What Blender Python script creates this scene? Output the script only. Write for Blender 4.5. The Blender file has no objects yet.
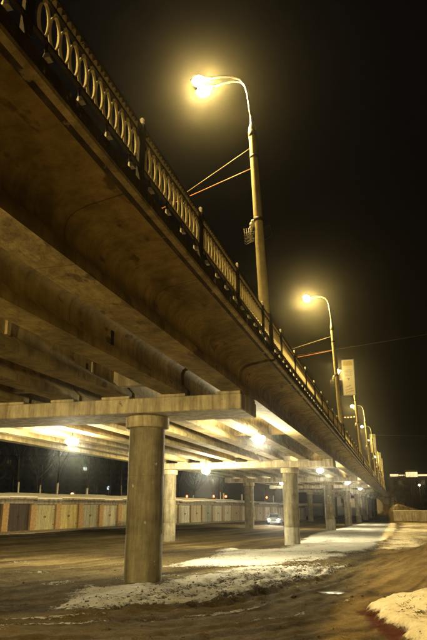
import bpy, bmesh, math, random
import numpy as np
from mathutils import Vector, Matrix
random.seed(7); rng = np.random.default_rng(7)
S = bpy.context.scene
COL = S.collection
R = math.radians

# ------------------------------------------------------------------ camera, sky, exposure
# Heights are measured from the lens: camera at z = 0, ground near z = -2.
cam = bpy.data.objects.new('camera', bpy.data.cameras.new('camera')); COL.objects.link(cam)
cam.data.sensor_fit = 'VERTICAL'; cam.data.sensor_height = 36; cam.data.lens = 33.75
cam.data.clip_start = 0.1; cam.data.clip_end = 3000
cam.location = (0, 0, 0); cam.rotation_euler = (R(90 + 17.22), 0, R(16.2))
S.camera = cam
S.view_settings.view_transform = 'Standard'; S.view_settings.look = 'None'
S.view_settings.exposure = 2.3; S.view_settings.gamma = 1.0
S.render.engine = 'CYCLES'
S.cycles.use_denoising = True; S.cycles.denoiser = 'OPENIMAGEDENOISE'; S.cycles.denoising_input_passes = 'RGB_ALBEDO_NORMAL'; S.cycles.denoising_prefilter = 'ACCURATE'
S.cycles.max_bounces = 7; S.cycles.diffuse_bounces = 5; S.cycles.volume_bounces = 0
S.cycles.sample_clamp_indirect = 3.0
S.cycles.use_light_tree = True
W = bpy.data.worlds.new('World'); S.world = W; W.use_nodes = True
nt = W.node_tree; nt.nodes.clear()
wo = nt.nodes.new('ShaderNodeOutputWorld'); wb = nt.nodes.new('ShaderNodeBackground')
sk = nt.nodes.new('ShaderNodeTexSky'); sk.sky_type = 'NISHITA'; sk.sun_disc = False
sk.sun_elevation = R(-5.0); sk.sun_rotation = R(200)          # the sun is well down: a night sky
bg2 = nt.nodes.new('ShaderNodeBackground'); bg2.inputs[0].default_value = (1.0, 0.72, 0.55, 1); bg2.inputs[1].default_value = 0.0004  # town glow
ad = nt.nodes.new('ShaderNodeAddShader')
nt.links.new(sk.outputs[0], wb.inputs[0]); wb.inputs[1].default_value = 0.05
nt.links.new(wb.outputs[0], ad.inputs[0]); nt.links.new(bg2.outputs[0], ad.inputs[1]); nt.links.new(ad.outputs[0], wo.inputs[0])
LED = (1.0, 0.89, 0.56); LED_W = 490.0
SOD = (1.0, 0.67, 0.18); SOD_W = 3300.0
HAZE = 0.00032

# ------------------------------------------------------------------ helpers
def tag(o, label=None, cat=None, group=None, kind=None):
    if label: o['label'] = label
    if cat: o['category'] = cat
    if group: o['group'] = group
    if kind: o['kind'] = kind
    return o
def empty(name, loc, rz=0.0, label=None, cat=None, group=None):
    o = bpy.data.objects.new(name, None); COL.objects.link(o)
    o.location = loc; o.rotation_euler = (0, 0, rz); o.empty_display_size = .2
    return tag(o, label, cat, group)
def wloc(o):
    v = Vector((0, 0, 0))
    while o is not None:
        v += Vector(o.location); o = o.parent
    return v
class MB:
    def __init__(s): s.v = []; s.f = []
    def add(s, vs, fs):
        n = len(s.v); s.v += [tuple(v) for v in vs]; s.f += [tuple(i + n for i in f) for f in fs]; return s
    def box(s, x0, x1, y0, y1, z0, z1, b=0.0, rot=None, c=None):
        bm = bmesh.new(); bmesh.ops.create_cube(bm, size=1)
        for v in bm.verts: v.co = Vector(((x0+x1)/2 + v.co.x*(x1-x0), (y0+y1)/2 + v.co.y*(y1-y0), (z0+z1)/2 + v.co.z*(z1-z0)))
        if b > 0: bmesh.ops.bevel(bm, geom=bm.edges[:], offset=b, segments=1, affect='EDGES')
        if rot is not None:
            cc = Vector(c if c else ((x0+x1)/2, (y0+y1)/2, (z0+z1)/2))
            for v in bm.verts: v.co = cc + rot @ (v.co - cc)
        bm.verts.index_update()
        s.add([v.co[:] for v in bm.verts], [[v.index for v in f.verts] for f in bm.faces]); bm.free(); return s
    def prism(s, prof, y0, y1, ny=1):            # profile in (x, z), drawn along y
        n = len(prof); vs = []; fs = []
        for j in range(ny + 1):
            y = y0 + (y1-y0)*j/ny
            vs += [(x, y, z) for x, z in prof]
        for j in range(ny):
            for i in range(n):
                k = (i+1) % n
                fs.append((j*n+i, j*n+k, (j+1)*n+k, (j+1)*n+i))
        fs.append(tuple(range(n))[::-1]); fs.append(tuple(ny*n+i for i in range(n)))
        return s.add(vs, fs)
    def lathe(s, prof, x=0, y=0, n=24):          # profile in (r, z)
        vs = []; fs = []; m = len(prof)
        for r, z in prof:
            for i in range(n):
                a = 2*math.pi*i/n; vs.append((x + r*math.cos(a), y + r*math.sin(a), z))
        for j in range(m-1):
            for i in range(n):
                k = (i+1) % n; fs.append((j*n+i, j*n+k, (j+1)*n+k, (j+1)*n+i))
        fs.append(tuple(range(n))[::-1]); fs.append(tuple((m-1)*n+i for i in range(n)))
        return s.add(vs, fs)
    def tube(s, pts, r, n=8):
        pts = [Vector(p) for p in pts]; m = len(pts)
        rr = r if isinstance(r, (list, tuple)) else [r]*m
        vs = []; fs = []
        for j, p in enumerate(pts):
            t = (pts[min(j+1, m-1)] - pts[max(j-1, 0)]).normalized()
            a = t.cross(Vector((0, 0, 1)))
            if a.length < .05: a = t.cross(Vector((0, 1, 0)))
            a.normalize(); b = t.cross(a)
            for i in range(n):
                q = 2*math.pi*i/n; vs.append(p + (a*math.cos(q) + b*math.sin(q))*rr[j])
        for j in range(m-1):
            for i in range(n):
                k = (i+1) % n; fs.append((j*n+i, j*n+k, (j+1)*n+k, (j+1)*n+i))
        fs.append(tuple(range(n))[::-1]); fs.append(tuple((m-1)*n+i for i in range(n)))
        return s.add(vs, fs)
    def ball(s, c, r, n=10, m=7, sz=1.0):
        prof = [(max(1e-3, r*math.sin(math.pi*j/m)), c[2] - r*sz*math.cos(math.pi*j/m)) for j in range(m+1)]
        return s.lathe(prof, c[0], c[1], n)
    def mesh(s, name, mat, smooth=False, off=None):
        me = bpy.data.meshes.new(name)
        vs = s.v if off is None else [(v[0]-off[0], v[1]-off[1], v[2]-off[2]) for v in s.v]
        me.from_pydata(vs, [], s.f); me.materials.append(mat)
        bm = bmesh.new(); bm.from_mesh(me); bmesh.ops.recalc_face_normals(bm, faces=bm.faces[:]); bm.to_mesh(me); bm.free()
        if smooth:
            for p in me.polygons: p.use_smooth = True
            if smooth is not True: me.set_sharp_from_angle(angle=R(smooth))
        return me
    def build(s, name, mat, parent=None, smooth=False, world=True):
        off = wloc(parent) if (parent is not None and world) else None
        return link(name, s.mesh(name, mat, smooth, off), parent)
def link(name, me, parent=None, loc=None, rot=None):
    o = bpy.data.objects.new(name, me); COL.objects.link(o)
    if parent is not None: o.parent = parent
    if loc is not None: o.location = loc
    if rot is not None: o.rotation_euler = rot
    return o
def copy_tree(o, parent=None):
    c = o.copy(); COL.objects.link(c)
    if parent is not None: c.parent = parent
    for ch in list(o.children): copy_tree(ch, c)
    return c

# numpy noise
def _h(ix, iy, seed):
    n = (ix.astype(np.int64)*374761393 + iy.astype(np.int64)*668265263 + seed*974634777) & 0xffffffff
    n = ((n ^ (n >> 13))*1274126177) & 0xffffffff
    return ((n ^ (n >> 16)) & 0xffff)/65535.0
def vnoise(x, y, seed=0):
    ix = np.floor(x); iy = np.floor(y); fx = x-ix; fy = y-iy
    fx = fx*fx*(3-2*fx); fy = fy*fy*(3-2*fy)
    a = _h(ix, iy, seed); b = _h(ix+1, iy, seed); c = _h(ix, iy+1, seed); d = _h(ix+1, iy+1, seed)
    return (a*(1-fx)+b*fx)*(1-fy) + (c*(1-fx)+d*fx)*fy
def fbm(x, y, seed=0, o=4):
    t = 0; a = .5; s = 0
    for i in range(o):
        t = t + a*vnoise(x*2**i, y*2**i, seed+i*17); s += a; a *= .5
    return t/s
def sstep(a, b, x):
    t = np.clip((x-a)/(b-a), 0, 1); return t*t*(3-2*t)

# ------------------------------------------------------------------ materials
def mat(name, base, rough=.8, metal=0.0, var=.0, scale=3.0, var2=None, bump=0.0, bscale=20.0, emit=None, streak=0.0, coord='Object', stretch=(1, 1, 1), spec=.3, wear=None, seam=0):
    m = bpy.data.materials.new(name); m.use_nodes = True
    t = m.node_tree; N = t.nodes; L = t.links; p = N['Principled BSDF']
    p.inputs['Roughness'].default_value = rough; p.inputs['Metallic'].default_value = metal
    p.inputs['Specular IOR Level'].default_value = spec
    tc = N.new('ShaderNodeTexCoord')
    mp = N.new('ShaderNodeMapping'); mp.inputs['Scale'].default_value = stretch
    if coord == 'World':
        g = N.new('ShaderNodeNewGeometry'); L.new(g.outputs['Position'], mp.inputs[0])
    else: L.new(tc.outputs[coord], mp.inputs[0])
    c = None
    base4 = (*base, 1)
    if var > 0:
        n = N.new('ShaderNodeTexNoise'); n.inputs['Scale'].default_value = scale; n.inputs['Detail'].default_value = 7; n.inputs['Roughness'].default_value = .65
        L.new(mp.outputs[0], n.inputs[0])
        r = N.new('ShaderNodeValToRGB'); r.color_ramp.elements[0].position = .32; r.color_ramp.elements[1].position = .68
        d = var2 if var2 else tuple(x*(1-var) for x in base)
        r.color_ramp.elements[0].color = (*d, 1); r.color_ramp.elements[1].color = base4
        L.new(n.outputs[0], r.inputs[0]); c = r.outputs[0]
    if streak > 0:
        mp2 = N.new('ShaderNodeMapping'); mp2.inputs['Scale'].default_value = (2.2, 2.2, .25)
        g2 = N.new('ShaderNodeNewGeometry'); L.new(g2.outputs['Position'], mp2.inputs[0])
        n2 = N.new('ShaderNodeTexNoise'); n2.inputs['Scale'].default_value = 1.6; n2.inputs['Detail'].default_value = 6; n2.inputs['Roughness'].default_value = .7
        L.new(mp2.outputs[0], n2.inputs[0])
        r2 = N.new('ShaderNodeValToRGB'); r2.color_ramp.elements[0].position = .38; r2.color_ramp.elements[1].position = .62
        r2.color_ramp.elements[0].color = (1-streak, 1-streak*1.05, 1-streak*1.1, 1); r2.color_ramp.elements[1].color = (1, 1, 1, 1)
        L.new(n2.outputs[0], r2.inputs[0])
        mx = N.new('ShaderNodeMix'); mx.data_type = 'RGBA'; mx.blend_type = 'MULTIPLY'; mx.inputs[0].default_value = 1
        if c is None: mx.inputs[6].default_value = base4
        else: L.new(c, mx.inputs[6])
        L.new(r2.outputs[0], mx.inputs[7]); c = mx.outputs[2]
    if wear:
        n3 = N.new('ShaderNodeTexNoise'); n3.inputs['Scale'].default_value = wear[1]; n3.inputs['Detail'].default_value = 5
        L.new(mp.outputs[0], n3.inputs[0])
        r3 = N.new('ShaderNodeValToRGB'); r3.color_ramp.elements[0].position = wear[2]; r3.color_ramp.elements[1].position = wear[2]+.05
        L.new(n3.outputs[0], r3.inputs[0])
        mx = N.new('ShaderNodeMix'); mx.data_type = 'RGBA'
        L.new(r3.outputs[0], mx.inputs[0])
        if c is None: mx.inputs[6].default_value = base4
        else: L.new(c, mx.inputs[6])
        mx.inputs[7].default_value = (*wear[0], 1); c = mx.outputs[2]
    if seam:
        g3 = N.new('ShaderNodeNewGeometry'); sx = N.new('ShaderNodeSeparateXYZ'); L.new(g3.outputs['Position'], sx.inputs[0])
        n5 = N.new('ShaderNodeTexNoise'); n5.inputs['Scale'].default_value = 3.0; n5.inputs['Detail'].default_value = 4; L.new(g3.outputs['Position'], n5.inputs[0])
        def mm(op, a, b):
            q = N.new('ShaderNodeMath'); q.operation = op
            for i_, v_ in enumerate((a, b)):
                if isinstance(v_, (int, float)): q.inputs[i_].default_value = v_
                else: L.new(v_, q.inputs[i_])
            return q.outputs[0]
        fr_ = mm('FRACT', mm('DIVIDE', mm('ADD', sx.outputs[1], mm('MULTIPLY', n5.outputs[0], .05)), seam), 0)
        ln_ = mm('LESS_THAN', fr_, mm('MULTIPLY', n5.outputs[0], .016))
        mx = N.new('ShaderNodeMix'); mx.data_type = 'RGBA'; mx.blend_type = 'MULTIPLY'; L.new(mm('MULTIPLY', ln_, .6), mx.inputs[0])
        L.new(c, mx.inputs[6]); mx.inputs[7].default_value = (.25, .18, .1, 1); c = mx.outputs[2]
    if c is None: p.inputs['Base Color'].default_value = base4
    else: L.new(c, p.inputs['Base Color'])
    if bump > 0:
        nb = N.new('ShaderNodeTexNoise'); nb.inputs['Scale'].default_value = bscale; nb.inputs['Detail'].default_value = 6
        L.new(mp.outputs[0], nb.inputs[0])
        b = N.new('ShaderNodeBump'); b.inputs['Strength'].default_value = bump; b.inputs['Distance'].default_value = .02
        L.new(nb.outputs[0], b.inputs['Height']); L.new(b.outputs[0], p.inputs['Normal'])
    if emit:
        p.inputs['Emission Color'].default_value = (*emit[0], 1); p.inputs['Emission Strength'].default_value = emit[1]
    return m
M = {}
M['girder'] = mat('girder_concrete', (.45, .345, .145), .85, var=.62, scale=1.5, bump=.4, bscale=14, streak=.4, coord='World', stretch=(1, .45, 1), wear=((.13, .09, .04), 3.2, .62), seam=3.1)
M['slab'] = mat('slab_concrete', (.32, .25, .115), .88, var=.5, scale=.9, bump=.35, bscale=10, coord='World', wear=((.12, .10, .07), 1.7, .66))
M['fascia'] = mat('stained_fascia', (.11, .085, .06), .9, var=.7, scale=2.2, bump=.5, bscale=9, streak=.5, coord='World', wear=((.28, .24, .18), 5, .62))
M['cap'] = mat('cap_concrete', (.60, .51, .31), .85, var=.38, scale=2.0, bump=.4, bscale=16, streak=.55, coord='World', wear=((.16, .12, .08), 6.5, .68))
M['column'] = mat('column_concrete', (.31, .265, .155), .85, var=.45, scale=2.4, bump=.4, bscale=13, streak=.5, coord='World', wear=((.44, .40, .29), 3.5, .66))
M['column_base'] = mat('painted_column_foot', (.45, .41, .30), .85, var=.35, scale=3.0, bump=.3, bscale=13, streak=.35, coord='World')
M['hole_shade'] = mat('recess_shade', (.02, .018, .015), .95, var=.3, scale=3)  # near-black colour stands in for the shade inside holes
M['asphalt'] = mat('asphalt', (.06, .055, .05), .9, var=.4, scale=4, bump=.3, bscale=60)
M['rail'] = mat('dark_rail_paint', (.045, .035, .025), .55, var=.5, scale=8, bump=.2, bscale=40, wear=((.16, .09, .05), 14, .64))
M['ring'] = mat('pale_ring_paint', (.78, .72, .52), .6, var=.3, scale=9, wear=((.22, .15, .09), 11, .66))
M['white'] = mat('white_paint', (.78, .76, .70), .7, var=.25, scale=12)
M['pole'] = mat('pole_concrete', (.42, .37, .22), .8, var=.35, scale=5, bump=.3, bscale=25, coord='World', streak=.3)
M['steel'] = mat('galvanised_steel', (.45, .44, .40), .45, .6, var=.3, scale=12)
M['darksteel'] = mat('dark_steel', (.06, .055, .05), .6, .3, var=.4, scale=10)
M['wire'] = mat('wire_coating', (.22, .16, .12), .6, var=.3, scale=5)
M['redwire'] = mat('red_wire_coating', (.50, .18, .10), .6, var=.3, scale=5)
M['sod_glass'] = mat('sodium_lamp_glass', (.9, .8, .6), .3, emit=((1, .80, .36), 60), var=.05)
M['led_glass'] = mat('floodlight_glass', (.9, .9, .85), .3, emit=((.95, 1, .80), 40), var=.05)
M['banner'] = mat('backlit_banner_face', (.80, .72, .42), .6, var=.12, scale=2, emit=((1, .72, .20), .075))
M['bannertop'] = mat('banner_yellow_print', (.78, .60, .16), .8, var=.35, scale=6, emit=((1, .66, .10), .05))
M['ink'] = mat('grey_print', (.40, .36, .24), .8, var=.2, scale=9)
M['redink'] = mat('red_print', (.42, .10, .05), .8, var=.2, scale=9)
M['brick'] = mat('orange_brick_pier', (.36, .235, .11), .9, var=.45, scale=5, bump=.5, bscale=18, wear=((.55, .42, .28), 6, .68))
M['brick_pale'] = mat('buff_brick_pier', (.40, .30, .18), .9, var=.4, scale=5, bump=.5, bscale=18)
M['gwall'] = mat('garage_lintel_concrete', (.34, .29, .21), .9, var=.4, scale=3, bump=.4, bscale=14, streak=.5)
M['roofing'] = mat('roofing_felt', (.05, .045, .04), .95, var=.4, scale=4)
M['snow'] = mat('roof_snow', (.78, .76, .72), .75, var=.12, scale=1.5, bump=.3, bscale=8)
def doormat(n, c): return mat(n, c, .65, var=.3, scale=3.5, bump=.2, bscale=25, streak=.4, wear=((.24, .12, .06), 5, .68))
M['door_brown'] = doormat('brown_door_paint', (.05, .035, .025))
M['door_green'] = doormat('pale_green_door_paint', (.42, .385, .22))
M['door_lime'] = doormat('yellow_green_door_paint', (.48, .41, .17))
M['door_grey'] = doormat('grey_blue_door_paint', (.30, .295, .22))
M['door_blue'] = doormat('pale_blue_door_paint', (.42, .40, .29))
M['door_beige'] = doormat('beige_door_paint', (.52, .42, .25))
M['door_cream'] = doormat('cream_door_paint', (.62, .55, .40))
M['bark'] = mat('winter_bark', (.022, .018, .014), .95, var=.5, scale=8, bump=.5, bscale=25)
M['twig'] = mat('twig_bark', (.016, .013, .010), .95, var=.3, scale=8)
M['lime'] = mat('whitewashed_bark', (.62, .58, .50), .9, var=.35, scale=9, bump=.4, bscale=25)
M['tyre'] = mat('tyre_rubber', (.02, .02, .02), .9, var=.3, scale=12)
M['carpaint'] = mat('white_car_paint', (.30, .29, .27), .35, var=.06, scale=3, spec=.6)
M['carglass'] = mat('dark_car_glass', (.02, .022, .025), .08, var=.1, spec=.8)
M['chrome'] = mat('grey_trim', (.25, .25, .25), .35, .7, var=.2)
M['headlight'] = mat('car_headlight_glass', (.9, .9, .85), .2, emit=((1, .93, .75), 8), var=.05)
M['redlamp'] = mat('red_lamp_glass', (.5, .03, .02), .3, emit=((1, .06, .02), 5), var=.05)
M['amberlamp'] = mat('amber_lamp_glass', (.6, .3, .1), .3, emit=((1, .35, .08), 4), var=.05)
M['farlamp'] = mat('distant_lamp_glass', (.8, .8, .7), .3, emit=((1, .78, .42), 7), var=.05)
M['wallc'] = mat('retaining_wall_concrete', (.40, .36, .26), .9, var=.4, scale=1.2, bump=.4, bscale=8, streak=.5)
M['facade'] = mat('office_facade', (.13, .115, .09), .9, var=.3, scale=.4)
M['farwall'] = mat('apartment_facade', (.10, .09, .08), .9, var=.3, scale=.3)
M['litband'] = mat('lit_parapet_panel', (.8, .75, .6), .6, emit=((1, .76, .36), .28), var=.1, scale=.5)
M['litwin'] = mat('lit_window_glass', (.3, .25, .18), .4, emit=((1, .66, .28), .012), var=.1)
M['litwin_white'] = mat('white_lit_window_glass', (.3, .3, .3), .4, emit=((.85, .95, 1.0), .2), var=.1)
M['darkwin'] = mat('dark_window_glass', (.02, .02, .025), .15, var=.1)
M['weed'] = mat('dry_weed', (.06, .045, .025), .95, var=.4, scale=9)
M['clod'] = mat('dirt_clod', (.075, .055, .035), .95, var=.5, scale=9, bump=.5, bscale=30, coord='World')

# ------------------------------------------------------------------ ground
GA = R(9.0); GP = np.array([-28.6, 41.25]); GD = np.array([math.sin(GA), math.cos(GA)]); GN = np.array([-math.cos(GA), math.sin(GA)])  # garage row: origin, along, behind
def base_z(X, Y):
    b = np.interp(Y, [-80, 4, 9, 16, 24, 38, 64, 90, 115, 160, 700], [-1.8, -1.78, -1.85, -1.93, -2.14, -2.38, -2.42, -2.66, -2.78, -2.9, -2.9])
    left = np.interp(Y, [-80, 60, 90, 130, 700], [-2.0, -2.0, -2.1, -2.3, -2.3])
    w = sstep(-11, -22, X)
    z = b*(1-w) + left*w
    n = (X-GP[0])*GN[0] + (Y-GP[1])*GN[1]
    z = z + sstep(6.6, 10, n)*2.45 + sstep(10, 60, n)*1.2
    e = sstep(121.2, 124, Y)*sstep(-3.0, -.6, X)                          # embankment behind the retaining wall
    z = z + e*(np.interp(X, [-1, .3, 7, 30], [2.7, 3.2, 1.3, 1.2]))
    z = z + sstep(236, 242, Y)*sstep(3, -3, X)*sstep(-24, -18, X)*6.0      # end of the bridge
    return z
POLY = dict(
 A=[(-6.74,12.07),(-7.24,14.0),(-6.48,14.6),(-5.68,15.0),(-5.84,17.24),(-5.4,18.76),(-5.39,21.88),(-4.02,23.1),(-2.75,20.8),(-2.83,16.91),(-3.3,14.79),(-3.69,12.82),(-4.26,11.2),(-4.79,10.25),(-5.74,10.78)],
 B=[(-8.0,21.21),(-8.2,28.46),(-9.48,35.62),(-6.4,35.5),(-6.44,43.15),(-7.09,58.92),(-6.2,75),(-5.5,112),(-.33,112),(-.28,58.58),(-1.66,38.86),(-2.59,32.01),(-3.22,26.21),(-4.47,24.0),(-5.94,23.1),(-6.89,20.87)],
 C=[(-.64,12.73),(-.42,14.0),(.03,14.92),(.82,15.85),(4.0,17.5),(7,14),(4,7.5),(.8,7.2),(.12,9.17),(-.10,10.25),(-.33,10.9)],
 D=[(-2.88,35.67),(-1.82,42.39),(-.36,103.4),(-.4,118),(16,118),(14,70),(5.0,44.5),(.4,37.6),(-.53,37.15)],
 P=[(-1.95,15.3),(-1.75,15.0),(-1.45,15.05),(-1.28,15.45),(-1.5,15.75),(-1.75,15.7)])
def sdf(poly, X, Y):
    p = np.array(poly); d = np.full(X.shape, 1e9); ins = np.zeros(X.shape, bool)
    for i in range(len(p)):
        a = p[i]; b = p[(i+1) % len(p)]; e = b-a
        wx = X-a[0]; wy = Y-a[1]; t = np.clip((wx*e[0]+wy*e[1])/(e@e), 0, 1)
        d = np.minimum(d, np.hypot(wx-t*e[0], wy-t*e[1]))
        c = ((a[1] > Y) != (b[1] > Y))
        with np.errstate(divide='ignore', invalid='ignore'):
            xx = (b[0]-a[0])*(Y-a[1])/(b[1]-a[1] if b[1] != a[1] else 1e-9)+a[0]
        ins ^= c & (X < xx)
    return np.where(ins, d, -d)
def line(pl, X, Y):                               # signed offset from a polyline and the way along it
    p = np.array(pl, float); best = np.full(X.shape, 1e9); off = np.zeros(X.shape); al = np.zeros(X.shape); s0 = 0
    for i in range(len(p)-1):
        a = p[i]; e = p[i+1]-a; l = np.hypot(*e); wx = X-a[0]; wy = Y-a[1]
        t = np.clip((wx*e[0]+wy*e[1])/(l*l), 0, 1); d = np.hypot(wx-t*e[0], wy-t*e[1])
        sg = np.sign(wx*e[1]-wy*e[0]); m = d < best
        best = np.where(m, d, best); off = np.where(m, d*sg, off); al = np.where(m, s0+t*l, al); s0 += l
    return off, al
ROAD = [(-14, 5.0), (-7, 8.2), (-4.3, 9.7), (-2.3, 12), (-1.35, 15.2), (-.75, 19), (-.1, 24), (1.0, 31), (2.6, 40), (5, 54), (9, 75), (15, 100)]
TRK = [(-9, 9.3), (-5.7, 11.0), (-4.4, 13), (-3.7, 16), (-3.1, 20), (-2.6, 26), (-2.1, 36), (-1.2, 60)]
def terrain(X, Y):
    z = base_z(X, Y)
    near = np.exp(-np.maximum(Y-14, 0)/30)
    wx = X + .5*(fbm(X*1.6, Y*1.1, 3)-.5)*2*.55; wy = Y + (fbm(X*1.6, Y*1.1, 9)-.5)*2*.9
    sA = sdf(POLY['A'], wx, wy) + .35; sB = sdf(POLY['B'], wx, wy) + .4*sstep(20, 26, Y); sD = sdf(POLY['D'], wx, wy)
    wx2 = X + (fbm(X*3, Y*3, 31)-.5)*.32; wy2 = Y + (fbm(X*3, Y*3, 37)-.5)*.5
    sC = sdf(POLY['C'], wx2, wy2); sP = sdf(POLY['P'], wx2, wy2)
    off, al = line(ROAD, X, Y); ot, at = line(TRK, X, Y)
    churn = sstep(1.9, .9, np.abs(ot+.2))*sstep(-6.2, -4.6, X)*sstep(9, 11.5, Y)*sstep(30, 20, Y)
    # ruts
    wob = (fbm(al*.35, off*0+.5, 5)-.5)*.5
    for o_, d_ in ((-.85, .022), (.75, .024), (-.45, .012), (1.25, .012), (-1.3, .012), (.2, .010)):
        q = (off-o_-wob)/.12; z = z - d_*np.exp(-q*q)*(1+.3*np.sin(al*26+q*1.5)*near)*sstep(80, 40, Y) + d_*.55*np.exp(-((np.abs(q)-1.7)/.6)**2)*sstep(80, 40, Y)
    wob2 = (fbm(at*.5, at*0, 15)-.5)*.7
    for o_, d_ in ((-.7, .05), (.55, .05), (-.15, .035), (1.05, .035)):
        q = (ot-o_-wob2)/.13; tread = 1 + .22*np.sin(at*30 + q*2)*near
        z = z + churn*(-d_*np.exp(-q*q)*tread + d_*.7*np.exp(-((np.abs(q)-1.8)/.6)**2))
    # relief
    z = z + (fbm(X*.35, Y*.28, 2, 3)-.5)*.16
    z = z + (fbm(X*1.7, Y*1.7, 21, 5)-.5)*.055*near + (fbm(X*5.5, Y*5.5, 41, 3)-.5)*.045*near + (fbm(off*11, al*.6, 44, 3)-.5)*.016*near*sstep(4, 2, np.abs(off))
    lump = np.clip(fbm(X*5.2, Y*5.2, 51, 3)-.55, 0, 1)
    z = z + churn*lump*.17 + lump*.09*near
    z = z + sstep(-.3, .7, sA)*(.02 + .05*fbm(X*1.2, Y*1.2, 8)) + sstep(-.2, .5, sB)*.05
    z = z + sstep(-.10, .22, sC)*(.13 + .10*fbm(X*1.1, Y*1.1, 12)) + sstep(.1, 1.2, sC)*.12
    z = z + .05*np.exp(-((X+6.5)**2+(Y-15.3)**2)/2.5)
    z = z*(1-sstep(-.1, .12, sP)) + (base_z(X, Y)-.02)*sstep(-.1, .12, sP)
    snow = np.maximum.reduce([sstep(-.35, .75, sA)*(.78-.08*churn)*(.55+.9*fbm(X*1.6, Y*1.6, 75, 5)), sstep(-.6, 1.0, sB)*(.30+.95*fbm(X*.75, Y*.33, 71, 5)), sstep(-.6, 2.0, sD)*(.20+.85*fbm(X*.5, Y*.2, 73, 5))])
    snow = np.maximum(snow, churn*(.25+.75*fbm(X*1.3, Y*.9, 85, 4)))
    trk = np.zeros_like(X)
    for o_ in (-.7, .55, -.15, 1.05): trk = np.maximum(trk, np.exp(-((ot-o_-wob2)/.16)**2))
    snow = snow*(1-.35*trk*churn)
    ro = sstep(1.9, 1.2, np.abs(off)); snow = snow*(1-.88*ro)
    snow = np.maximum(snow, .62*ro*sstep(.60, .74, fbm(off*4.0, al*.22, 79, 4))*sstep(24, 10, Y))
    snow = np.maximum(snow, sstep(-.03, .10, sC)*(.62+.55*fbm(X*2.4, Y*2.4, 83, 4)))
    snow = np.maximum(snow, .42*sstep(.62, .74, fbm(X*.8, Y*.8, 66, 4))*sstep(-4, -6, X)*sstep(32, 14, Y))
    n = (X-GP[0])*GN[0] + (Y-GP[1])*GN[1]
    snow = np.maximum(snow, .75*sstep(6.2, 8, n)); snow = np.maximum(snow, .42*sstep(121, 124, Y)*sstep(-3, -.5, X))
    front = sstep(-7.5, -2.5, n)*sstep(.6, -.3, n)                    # trodden strip of dirty snow by the garage doors
    snow = np.maximum(snow, .40*front*fbm(X*.5, Y*.5, 77))
    red = sstep(-.30, -.14, sC)*sstep(.10, -.02, sC)*sstep(14.2, 12.8, Y)*sstep(.9, .3, X)
    # streaks pulled along the wheel tracks
    st = fbm(off*5.5 + wob*3, al*.32, 91, 4)*sstep(5, 2.5, np.abs(off)) + fbm(n*1.2, ((X-GP[0])*GD[0]+(Y-GP[1])*GD[1])*.11, 93, 4)*sstep(2.5, 5, np.abs(off))
    return z, np.clip(snow, 0, 1), red, st, sstep(.0, .12, sP), ro
def axis(a, fine0, fine1, b, d, g):
    L_ = list(np.arange(fine0, fine1+1e-6, d)); x = fine1; s = d
    while x < b: s *= g; x += s; L_.append(x)
    x = fine0; s = d; lo = []
    while x > a: s *= g; x -= s; lo.append(x)
    return np.array(lo[::-1] + L_)
gx = axis(-900, -9.5, 3.0, 900, .065, 1.035); gy = axis(-90, 7.2, 24, 1200, .07, 1.022)
XX, YY = np.meshgrid(gx, gy); TZ, SN, RD, ST, PU, RO = terrain(XX, YY)
nx, ny = len(gx), len(gy)
vid = np.arange(nx*ny).reshape(ny, nx)
quads = np.stack([vid[:-1, :-1], vid[:-1, 1:], vid[1:, 1:], vid[1:, :-1]], -1).reshape(-1, 4)
me = bpy.data.meshes.new('ground')
me.vertices.add(nx*ny); me.vertices.foreach_set('co', np.stack([XX, YY, TZ], -1).astype(np.float32).ravel())
me.loops.add(quads.size); me.loops.foreach_set('vertex_index', quads.astype(np.int32).ravel())
me.polygons.add(len(quads)); me.polygons.foreach_set('loop_start', (np.arange(len(quads))*4).astype(np.int32))
me.polygons.foreach_set('loop_total', np.full(len(quads), 4, np.int32))
me.polygons.foreach_set('use_smooth', np.ones(len(quads), bool))
me.update(); me.validate()
for nm, ar in (('snow_cover', SN), ('red_soil', RD), ('track_streak', ST), ('puddle', PU), ('road', RO)):
    at_ = me.attributes.new(nm, 'FLOAT', 'POINT'); at_.data.foreach_set('value', ar.astype(np.float32).ravel())
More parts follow.
